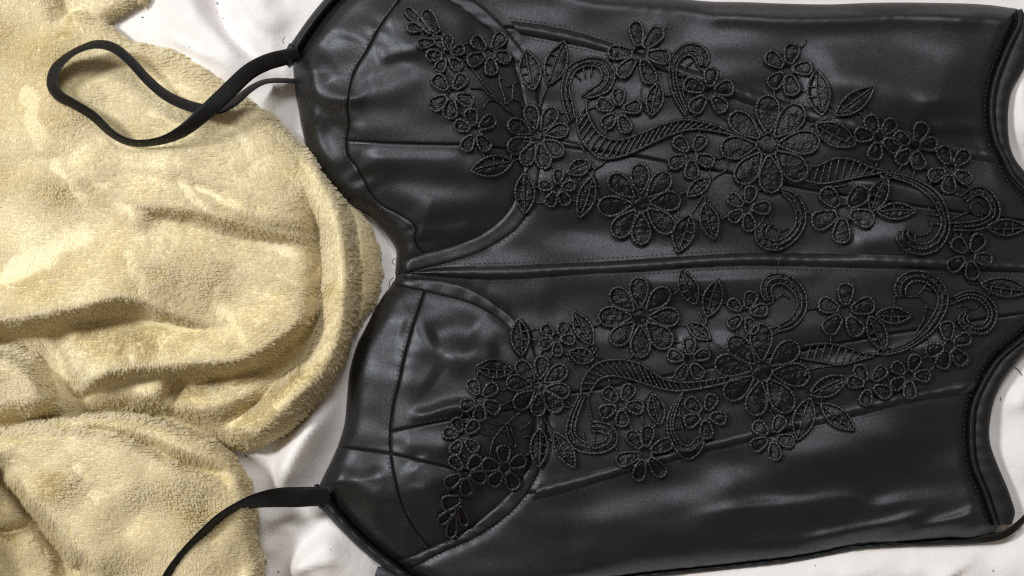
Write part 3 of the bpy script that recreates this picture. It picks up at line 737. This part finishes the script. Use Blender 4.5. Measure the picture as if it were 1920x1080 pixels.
# ------------------------------------------------------------------ straps
def ribbon(name, pts, width, material, th=2.0, parent=corset):
    """pts: x, y, z, apparent width; the ribbon turns on edge where it looks narrower"""
    p = smooth([q[:4] for q in pts], 6); p[:, 2] = np.where(p[:, 2] > 60, 60 + (p[:, 2] - 60) * 0.66, p[:, 2]); p = resample(p, int(plen(p[:, :2]) / 5))
    c = p[:, :3]; t = np.gradient(c, axis=0); t[:, 2] = 0; t /= np.linalg.norm(t, axis=1)[:, None] + 1e-9
    side = np.column_stack([-t[:, 1], t[:, 0], np.zeros(len(t))])
    cs = np.clip(p[:, 3] / width, 0.12, 1); sn = np.sqrt(1 - cs ** 2)
    wv = side * cs[:, None] + np.array([0, 0, 1.0]) * sn[:, None]
    nv = np.array([0, 0, 1.0]) * cs[:, None] - side * sn[:, None]
    us = np.linspace(-0.5, 0.5, 7); rows = []
    for sgn in (1, -1):
        for u in (us if sgn > 0 else us[::-1]):
            rows.append(c + wv * (u * width) + nv * (sgn * th * (1 - 0.6 * abs(2 * u) ** 6) / 2 + 1.5 * (1 - (2 * u) ** 2)))
    V = np.stack(rows, 1); n, m = V.shape[:2]; V[:, :, 2] = np.maximum(V[:, :, 2], 2)
    idx = np.arange(n * m).reshape(n, m); nx = np.roll(idx, -1, 1)
    fc = np.stack([idx[:-1], nx[:-1], nx[1:], idx[1:]], -1).reshape(-1, 4).tolist()
    fc += [tuple(idx[0]), tuple(idx[-1][::-1])]
    V = V.reshape(-1, 3)
    return obj(name, P(V[:, 0], V[:, 1], V[:, 2]), fc, material, parent)
BZ = 165
ribbon('shoulder_strap', [(560, 100, 40, 26), (532, 108, 48, 30), (500, 117, 70, 31), (465, 136, 110, 31), (425, 174, 165, 32), (388, 208, 190, 30), (345, 244, 185, 24), (300, 264, 172, 15), (250, 268, 165, 13), (212, 252, 163, 14), (175, 218, 163, 17), (140, 196, 163, 17), (112, 180, 160, 20), (98, 158, 158, 21), (104, 130, 158, 20), (124, 108, 158, 14), (150, 92, 160, 12), (182, 83, 164, 16), (214, 90, 166, 18), (245, 115, 166, 18), (276, 149, 164, 18), (310, 178, 158, 19), (350, 197, 148, 20), (390, 206, 138, 19), (420, 203, 132, 15), (444, 188, 112, 15), (472, 165, 80, 12), (502, 152, 46, 9), (550, 152, 20, 9), (580, 158, 14, 9)], 32, RIBBON)
ribbon('shoulder_strap', [(618, 932, 40, 34), (590, 931, 50, 36), (560, 932, 62, 38), (520, 933, 88, 36), (480, 939, 128, 27), (445, 951, 160, 18), (412, 970, 172, 15), (385, 995, 176, 16), (357, 1025, 176, 18), (332, 1056, 174, 20), (312, 1088, 172, 22), (290, 1130, 170, 22)], 38, RIBBON)
ribbon('lacing_ribbon', [(1990, 905, 12, 9), (1945, 948, 14, 11), (1915, 978, 18, 12), (1892, 997, 20, 15), (1862, 1008, 18, 15), (1813, 1016, 12, 9), (1763, 1020, 8, 6), (1713, 1021, 7, 5), (1663, 1019, 7, 5), (1627, 1018, 7, 4), (1560, 1034, 7, 4)], 16, RIBBON, 1.5)
# folded loops that hold the straps
ribbon('strap_loop', [(549, 84, 40, 17), (542, 98, 42, 18), (540, 112, 42, 17), (548, 124, 34, 12)], 14, SATIN_B, 3)
ribbon('strap_loop', [(593, 908, 34, 8), (596, 922, 42, 11), (598, 938, 42, 11), (604, 953, 34, 8)], 13, SATIN_B, 3)

# ------------------------------------------------------------------ bed sheet
SH = Field(-900, 2820, -900, 1980, 8)
X, Y = SH.X, SH.Y
inC = G.at(X, Y, dO); inside = (X > 520) & (X < 2060) & (Y > -120) & (Y < 1160)
free = np.where(inside, sstep((-inC - 2) / 60), 1.0)
Zs = 6 * waves(X, Y, 420, 7, 11) + 2.6 * waves(X, Y, 150, 8, 12) + 1.2 * waves(X, Y, 62, 8, 13, (1.0, 1.6))
def Fs(pts, A, wr, wl, taper=0.3):
    global Zs
    Zs = Zs + 1.5 * fold(X, Y, pts, A, wr, wl, taper)
Fs([(330, -120), (352, -20), (385, 50), (470, 125), (520, 190)], 22, 60, 18)
Fs([(395, -80), (410, 20), (455, 95), (500, 140)], -14, 14, 20)
Fs([(470, -60), (500, 20), (540, 70)], 12, 30, 30)
Fs([(450, 250), (510, 180), (560, 140)], 12, 20, 14)
Fs([(700, 700), (620, 775), (565, 830), (535, 900), (530, 960)], 46, 22, 60)
Fs([(760, 1010), (690, 1000), (620, 1020), (570, 1060), (550, 1120)], 44, 24, 80)
Fs([(480, 1050), (530, 1000), (570, 960)], 14, 22, 22)
Fs([(712, 395), (728, 440), (738, 500)], 12, 16, 14)
Fs([(300, 60), (360, 95), (440, 130)], 5, 5, 10)
Fs([(420, -20), (445, 50), (500, 120)], 6, 6, 12)
Fs([(520, 60), (480, 30), (450, -30)], 5, 6, 10)
Fs([(480, 960), (520, 985), (560, 985)], 5, 6, 10)
Fs([(620, 900), (600, 930), (560, 960)], 6, 7, 12)
Fs([(540, 1075), (590, 1050), (650, 1045)], 6, 6, 12)
Fs([(1350, 1085), (1400, 1068), (1480, 1072)], 4, 6, 9)
Fs([(1600, 1078), (1660, 1050), (1700, 1045)], 4, 6, 9)
Fs([(1900, 80), (1915, 200), (1930, 300)], 12, 30, 16)
Fs([(1300, 1090), (1500, 1070), (1700, 1060), (1960, 1030)], 10, 40, 40)
Fs([(1720, 1120), (1790, 1065), (1850, 1030)], 9, 8, 14)
Fs([(1890, 700), (1925, 820), (1915, 930)], 10, 40, 20)
Fs([(1880, 780), (1940, 720), (2000, 700)], 9, 16, 16)
Fs([(1300, -40), (1500, -20), (1700, -25), (1950, -10)], 10, 24, 24)
Zs = Zs * free - 2 * (1 - free)
Zs = np.where(free < 0.02, -3, Zs)
SH.Z = Zs
n, m = X.shape; idx = np.arange(n * m).reshape(n, m)
fc = np.stack([idx[:-1, :-1], idx[1:, :-1], idx[1:, 1:], idx[:-1, 1:]], -1).reshape(-1, 4)
sv = np.stack([(X - 960) * S, (540 - Y) * S, Zs * S], -1).reshape(-1, 3)
sheet = obj('bed_sheet', sv, fc.tolist(), SHEET)
sheet['label'] = 'wrinkled white cotton bed sheet spread under the black corset and the cream blanket'; sheet['category'] = 'bed sheet'

# lint on the sheet
lm = MB()
for x, y, r in [(267, 32, 2), (355, 88, 2), (407, 6, 2), (405, 22, 1.3), (418, 34, 1.3), (462, 855, 2.2), (498, 1054, 2), (522, 1072, 2), (557, 815, 1.4), (1876, 748, 2.4), (1556, 1038, 1.6), (1862, 1070, 1.8), (570, 802, 1.5), (525, 872, 1.5), (1528, 1060, 1.3), (620, 1030, 1.2)]:
    z = SH.at(x, y) + 1; a = rng.uniform(0, 6.3); q = np.array([[x - r * math.cos(a), y - r * math.sin(a)], [x, y + 0.3], [x + r * math.cos(a), y + r * math.sin(a)]])
    tube(lm, np.column_stack([q, [z, z + 1, z]]), 0.7 * r * 0.6, 5)
q = resample(smooth([(1902, 688), (1910, 694), (1916, 704)], 4), 8); tube(lm, np.column_stack([q, SH.at(q[:, 0], q[:, 1]) + 2]), 0.7, 4)
lt = lm.build('lint', LINT, None, 'stuff'); lt['label'] = 'tiny dark specks of lint scattered on the white sheet'

# ------------------------------------------------------------------ blanket
BL = Field(-260, 780, -240, 1280, 4)
X, Y = BL.X, BL.Y
L0 = smooth([(-400, -400), (285, -400), (282, -30), (252, 6), (212, 30), (200, 60), (300, 120), (420, 170), (520, 255), (600, 330), (680, 402), (700, 440), (712, 490), (708, 540), (690, 580), (665, 615), (640, 650), (560, 720), (430, 800), (440, 860), (465, 900), (470, 960), (474, 1010), (484, 1090), (500, 1400), (-400, 1400)], 3, True)
L1 = smooth([(-400, -400), (60, -400), (105, -10), (150, 18), (195, 42), (240, 75), (272, 86), (330, 100), (400, 140), (465, 190), (505, 213), (545, 255), (582, 292), (605, 325), (640, 375), (660, 420), (668, 480), (672, 540), (665, 600), (650, 660), (632, 700), (600, 742), (560, 790), (500, 830), (440, 843), (410, 828), (350, 790), (250, 770), (120, 780), (-60, 800), (-400, 820)], 3, True)
L2 = smooth([(-300, 850), (-60, 822), (0, 812), (60, 797), (130, 786), (200, 781), (270, 786), (330, 801), (390, 826), (430, 851), (455, 881), (466, 921), (476, 945), (476, 1000), (491, 1085), (520, 1400), (320, 1400), (165, 1085), (140, 1060), (100, 1010), (60, 960), (20, 910), (0, 876), (-60, 868), (-300, 880)], 3, True)
d0, d1, d2 = sdf(X, Y, L0), sdf(X, Y, L1), sdf(X, Y, L2)
z0 = 4 + 26 * rnd(d0, 30)
z0 += (d0 > 0) * (fold(X, Y, [(-120, 950), (-20, 930), (60, 985)], 10, 60, 40) + fold(X, Y, [(-120, 1060), (0, 1020), (110, 1010)], 14, 40, 30, 0.1) - fold(X, Y, [(-100, 1005), (0, 998), (70, 985)], 26, 10, 10, 0.1) - fold(X, Y, [(90, 1075), (150, 1062), (200, 1100)], 34, 26, 18))
z1 = 8 + 66 * rnd(d1, 50) + 22 * sstep(d1 / 300)
z1 += 4 * waves(X, Y, 320, 6, 21) + 1.2 * waves(X, Y, 130, 7, 22)
env = sstep(d1 / 40)
def Fb(pts, A, wr, wl, taper=0.25):
    global z1
    z1 = z1 + env * 1.45 * fold(X, Y, pts, A, wr, wl, taper)
# hem roll along the right-hand edge (travelling down: inside lies on the right)
HEMR = [(560, 270), (600, 335), (628, 400), (643, 470), (645, 540), (637, 610), (616, 668), (582, 718), (532, 768), (482, 803), (435, 822)]
z1 = z1 + fold(X, Y, HEMR, 36, 20, 28, 0.12)
z1 = z1 - env * fold(X, Y, [(x - 42, y - (0 if i < 6 else 18)) for i, (x, y) in enumerate(HEMR[1:])], 46, 22, 9, 0.2)
# overlapping folds: high side, sharp drop on the low side
Fb([(-120, 598), (0, 600), (80, 588), (160, 573), (215, 557), (262, 562), (305, 582), (370, 598), (450, 612)], 42, 9, 84, 0.4)
Fb([(-120, 640), (0, 640), (70, 625), (160, 606), (250, 598), (350, 618), (440, 640)], -26, 40, 12, 0.45)
Fb([(110, 752), (180, 708), (233, 692), (320, 685), (433, 675), (483, 659), (522, 632), (568, 596), (612, 552)], 35, 9, 76, 0.14)
Fb([(300, 725), (400, 712), (490, 692), (560, 640), (605, 600)], -34, 34, 14, 0.3)
Fb([(210, 350), (280, 382), (360, 392), (440, 412), (520, 434), (612, 440)], 17, 10, 70, 0.3)
Fb([(200, 296), (330, 318), (470, 358), (600, 400)], 10, 16, 60)
Fb([(70, 40), (120, 190), (135, 330)], 8, 60, 50)
Fb([(240, 410), (340, 420), (450, 448), (600, 470)], -9, 40, 14, 0.3)
Fb([(110, 110), (150, 200), (240, 270), (400, 300)], 7, 90, 90)
Fb([(120, 290), (190, 350), (255, 405), (300, 430)], 12, 22, 60)
Fb([(400, 370), (480, 400), (560, 412), (620, 415)], 8, 14, 30)
Fb([(180, 450), (320, 470), (450, 500)], 7, 70, 70)
Fb([(30, 300), (60, 430), (20, 520)], 8, 70, 90)
Fb([(70, 610), (105, 690), (150, 790)], -48, 30, 34, 0.2)
Fb([(-60, 660), (30, 690), (70, 740), (90, 800)], 34, 60, 12, 0.2)
Fb([(-40, 622), (30, 628), (80, 645)], -24, 30, 20)
Fb([(300, 760), (330, 720), (345, 700)], -30, 22, 14)
Fb([(330, 770), (420, 745), (520, 730), (590, 690)], 22, 30, 24)
Fb([(230, 780), (280, 750), (330, 740)], 16, 30, 24)
z1 -= 34 * np.exp(-(np.minimum(d2, 0) / 30) ** 2) * (d2 < 6)
z0 -= 16 * np.exp(-(np.minimum(d2, 0) / 26) ** 2) * (d2 < 6)
z0 -= (d0 > 0) * fold(X, Y, [(-20, 870), (45, 950), (90, 1012), (150, 1090)], 30, 16, 24, 0.1)
z0 += (d0 > 0) * fold(X, Y, [(-105, 860), (-95, 960), (-110, 1060), (-90, 1240)], 120, 36, 44, 0.1)  # unseen heap past the left edge, added to throw shade over the lower layer
z0 = np.maximum(z0, 3)
z2 = 38 + 78 * rnd(d2, 30) + 16 * sstep(d2 / 150) + 4 * waves(X, Y, 170, 6, 31) + 2 * waves(X, Y, 80, 6, 32)
e2 = sstep(d2 / 24)
FL = [(-60, 806), (60, 806), (140, 808), (205, 816), (262, 838), (330, 872), (400, 898), (445, 930)]
z2 += e2 * (fold(X, Y, [(x, y + 14) for x, y in FL], 16, 60, 10, 0.15) - fold(X, Y, [(x + 4, y - 6) for x, y in FL], 42, 10, 16, 0.2))
z2 += e2 * (fold(X, Y, [(230, 930), (320, 960), (420, 950)], -14, 50, 40) + fold(X, Y, [(40, 900), (140, 1010), (215, 1100)], 22, 22, 70))
z2 += e2 * fold(X, Y, [(470, 950), (455, 1020), (470, 1090)], -10, 30, 20)
BIG = -1e6
Zb = np.maximum.reduce([np.where(d0 > 0, z0, BIG), np.where(d1 > 0, z1, BIG), np.where(d2 > 0, z2, BIG)])
un = np.maximum.reduce([d0, d1, d2])
Zf = np.where(Zb > -1e5, Zb, 4)
Zf = box_blur(Zf, 1)
BL.Z = Zf
vx, vy, vf, fcs = clip_grid(X, Y, un)
vz = np.maximum(BL.at(vx, vy), 4); vz = np.where(vf <= 0.01, np.minimum(vz, 8), vz)
bv = P(vx, vy, vz)
blanket = obj('plush_blanket', bv, fcs, FLEECE)
blanket['label'] = 'cream plush fleece blanket heaped in thick folds beside the black corset'; blanket['category'] = 'blanket'

# pile: short strands rooted all over the blanket
tri = []
for f in fcs:
    for k in range(1, len(f) - 1): tri.append((f[0], f[k], f[k + 1]))
tri = np.array(tri)
cx = vx[tri].mean(1); cy = vy[tri].mean(1)
tri = tri[(cx > -150) & (cy > -150) & (cy < 1230)]
L3 = np.column_stack([vx, vy, vz])
a, b, c = L3[tri[:, 0]], L3[tri[:, 1]], L3[tri[:, 2]]
cr = np.cross(b - a, c - a); ar = np.linalg.norm(cr, axis=1) / 2
NST = 520000
pick = rng.choice(len(tri), NST, p=ar / ar.sum())
r1 = np.sqrt(rng.random(NST)); r2 = rng.random(NST)
root = a[pick] * (1 - r1)[:, None] + b[pick] * (r1 * (1 - r2))[:, None] + c[pick] * (r1 * r2)[:, None]
# smooth normals from the height field
zx = (BL.at(root[:, 0] + 5, root[:, 1]) - BL.at(root[:, 0] - 5, root[:, 1])) / 10
zy = (BL.at(root[:, 0], root[:, 1] + 5) - BL.at(root[:, 0], root[:, 1] - 5)) / 10
nr = np.column_stack([-zx, -zy, np.ones(NST)]); nr /= np.linalg.norm(nr, axis=1)[:, None]
rx, ry = root[:, 0], root[:, 1]
ang = 0.75 + 0.55 * waves(rx, ry, 300, 6, 41) + 0.25 * waves(rx, ry, 70, 6, 42)      # nap: the way the pile was last brushed
lay = 2.5 + 0.7 * waves(rx, ry, 150, 6, 43)
# strokes where the pile has been rubbed flat
RUB = [((72, 622), (120, 682), 15), ((102, 618), (178, 708), 11), ((130, 622), (184, 706), 9), ((396, 535), (402, 600), 13), ((402, 560), (450, 640), 16), ((300, 630), (308, 690), 13),
       ((235, 480), (262, 545), 16), ((0, 520), (90, 490), 22), ((20, 500), (150, 440), 26), ((330, 335), (390, 405), 12), ((360, 345), (470, 400), 10), ((275, 205), (345, 245), 9), ((470, 150), (560, 240), 18),
       ((500, 235), (600, 330), 15), ((430, 210), (485, 330), 12), ((50, 170), (70, 260), 24), ((100, 300), (150, 360), 18), ((150, 330), (240, 400), 16), ((620, 390), (650, 560), 14), ((600, 660), (520, 760), 16),
       ((420, 780), (470, 820), 16), ((520, 700), (560, 680), 12), ((370, 740), (380, 720), 12), ((440, 720), (520, 700), 10), ((20, 880), (110, 1010), 16), ((140, 870), (150, 890), 14), ((100, 1000), (160, 1080), 20), ((170, 930), (230, 900), 18), ((300, 850), (380, 900), 16), ((60, 760), (40, 790), 12),
       ((100, 20), (190, 60), 18), ((250, 0), (290, 10), 10), ((480, 450), (560, 470), 14), ((540, 530), (600, 500), 14), ((240, 640), (250, 690), 14)]
rub = np.zeros(NST); rang = np.zeros(NST)
for p0, p1, wd in RUB:
    dd, tt_, _ = seg_dist(rx + 4 * waves(rx, ry, 36, 4, 46), ry + 4 * waves(rx, ry, 36, 4, 47), p0, p1)
    g = np.exp(-dd / (wd * 0.62) ** 2); rub = np.maximum(rub, g)
rub = sstep(rub * 1.15)
for px_, py_, pr_ in [(20, 330, 80), (15, 60, 60), (340, 545, 55), (470, 910, 40), (60, 690, 40), (120, 910, 50), (300, 1010, 60), (560, 300, 50), (210, 130, 40), (330, 950, 50), (40, 560, 50)]:
    lay = lay - 0.9 * np.exp(-((rx - px_) ** 2 / 1.6 + (ry - py_) ** 2) / (1.4 * pr_) ** 2)      # here the pile stands up
ang = ang + rub * (1.45 - ang) ; lay = lay + rub * 2.2
nap = np.column_stack([np.cos(ang), np.sin(ang), np.zeros(NST)])
nap -= nr * (nap * nr).sum(1)[:, None]
# tufts: the strands of one tuft run together and meet at its tip
cell = 5.5
ti = np.floor((rx + 3 * waves(rx, ry, 40, 4, 44)) / cell); tj = np.floor((ry + 3 * waves(rx, ry, 40, 4, 45)) / cell)
def hash2(a_, b_): return np.abs(np.sin(ti * a_ + tj * b_) * 43758.5453) % 1
hsh, hs2, hs3, hs4 = hash2(127.1, 311.7), hash2(269.5, 183.3), hash2(91.7, 241.3), hash2(53.9, 177.1)
tx = (ti + 0.2 + 0.6 * hsh) * cell - rx; ty = (tj + 0.2 + 0.6 * hs2) * cell - ry
ln = (7.8 + 2.2 * hs3) * rng.uniform(0.9, 1.08, NST)
tuft = np.column_stack([hs3 - 0.5, hs4 - 0.5, 0.5 * (hsh - 0.5)]) * 0.24
d = nr + nap * np.clip(lay, 0.3, 4.0)[:, None] + tuft + 0.05 * rng.normal(size=(NST, 3)); d /= np.linalg.norm(d, axis=1)[:, None]
K = 5; pts = np.zeros((NST, K, 3)); tw = rng.normal(size=(NST, 3)) * 0.25
bend = np.column_stack([(hsh - 0.5) * 2.0, (hs2 - 0.5) * 2.0, -1.6 * np.ones(NST)])
for k in range(K):
    t = k / (K - 1)
    p = root + d * (ln * t)[:, None] + bend * (t ** 2) + tw * t ** 2
    p[:, 0] += tx * 0.4 * t ** 1.2; p[:, 1] += ty * 0.4 * t ** 1.2
    pts[:, k] = p
W = P(pts[..., 0], pts[..., 1], pts[..., 2]).reshape(-1, 3)
W -= np.array(WLOC[blanket][:])
hc = bpy.data.hair_curves.new('pile'); hc.add_curves([K] * NST)
hc.attributes['position'].data.foreach_set('vector', W.astype(np.float32).ravel())
ra = hc.attributes.get('radius') or hc.attributes.new('radius', 'FLOAT', 'POINT')
ra.data.foreach_set('value', np.tile(np.array([0.8, 0.9, 0.85, 0.7, 0.35]) * S, NST).astype(np.float32))
hc.materials.append(PILE)
po = bpy.data.objects.new('pile', hc); C.objects.link(po); po.parent = blanket; po['kind'] = 'stuff'
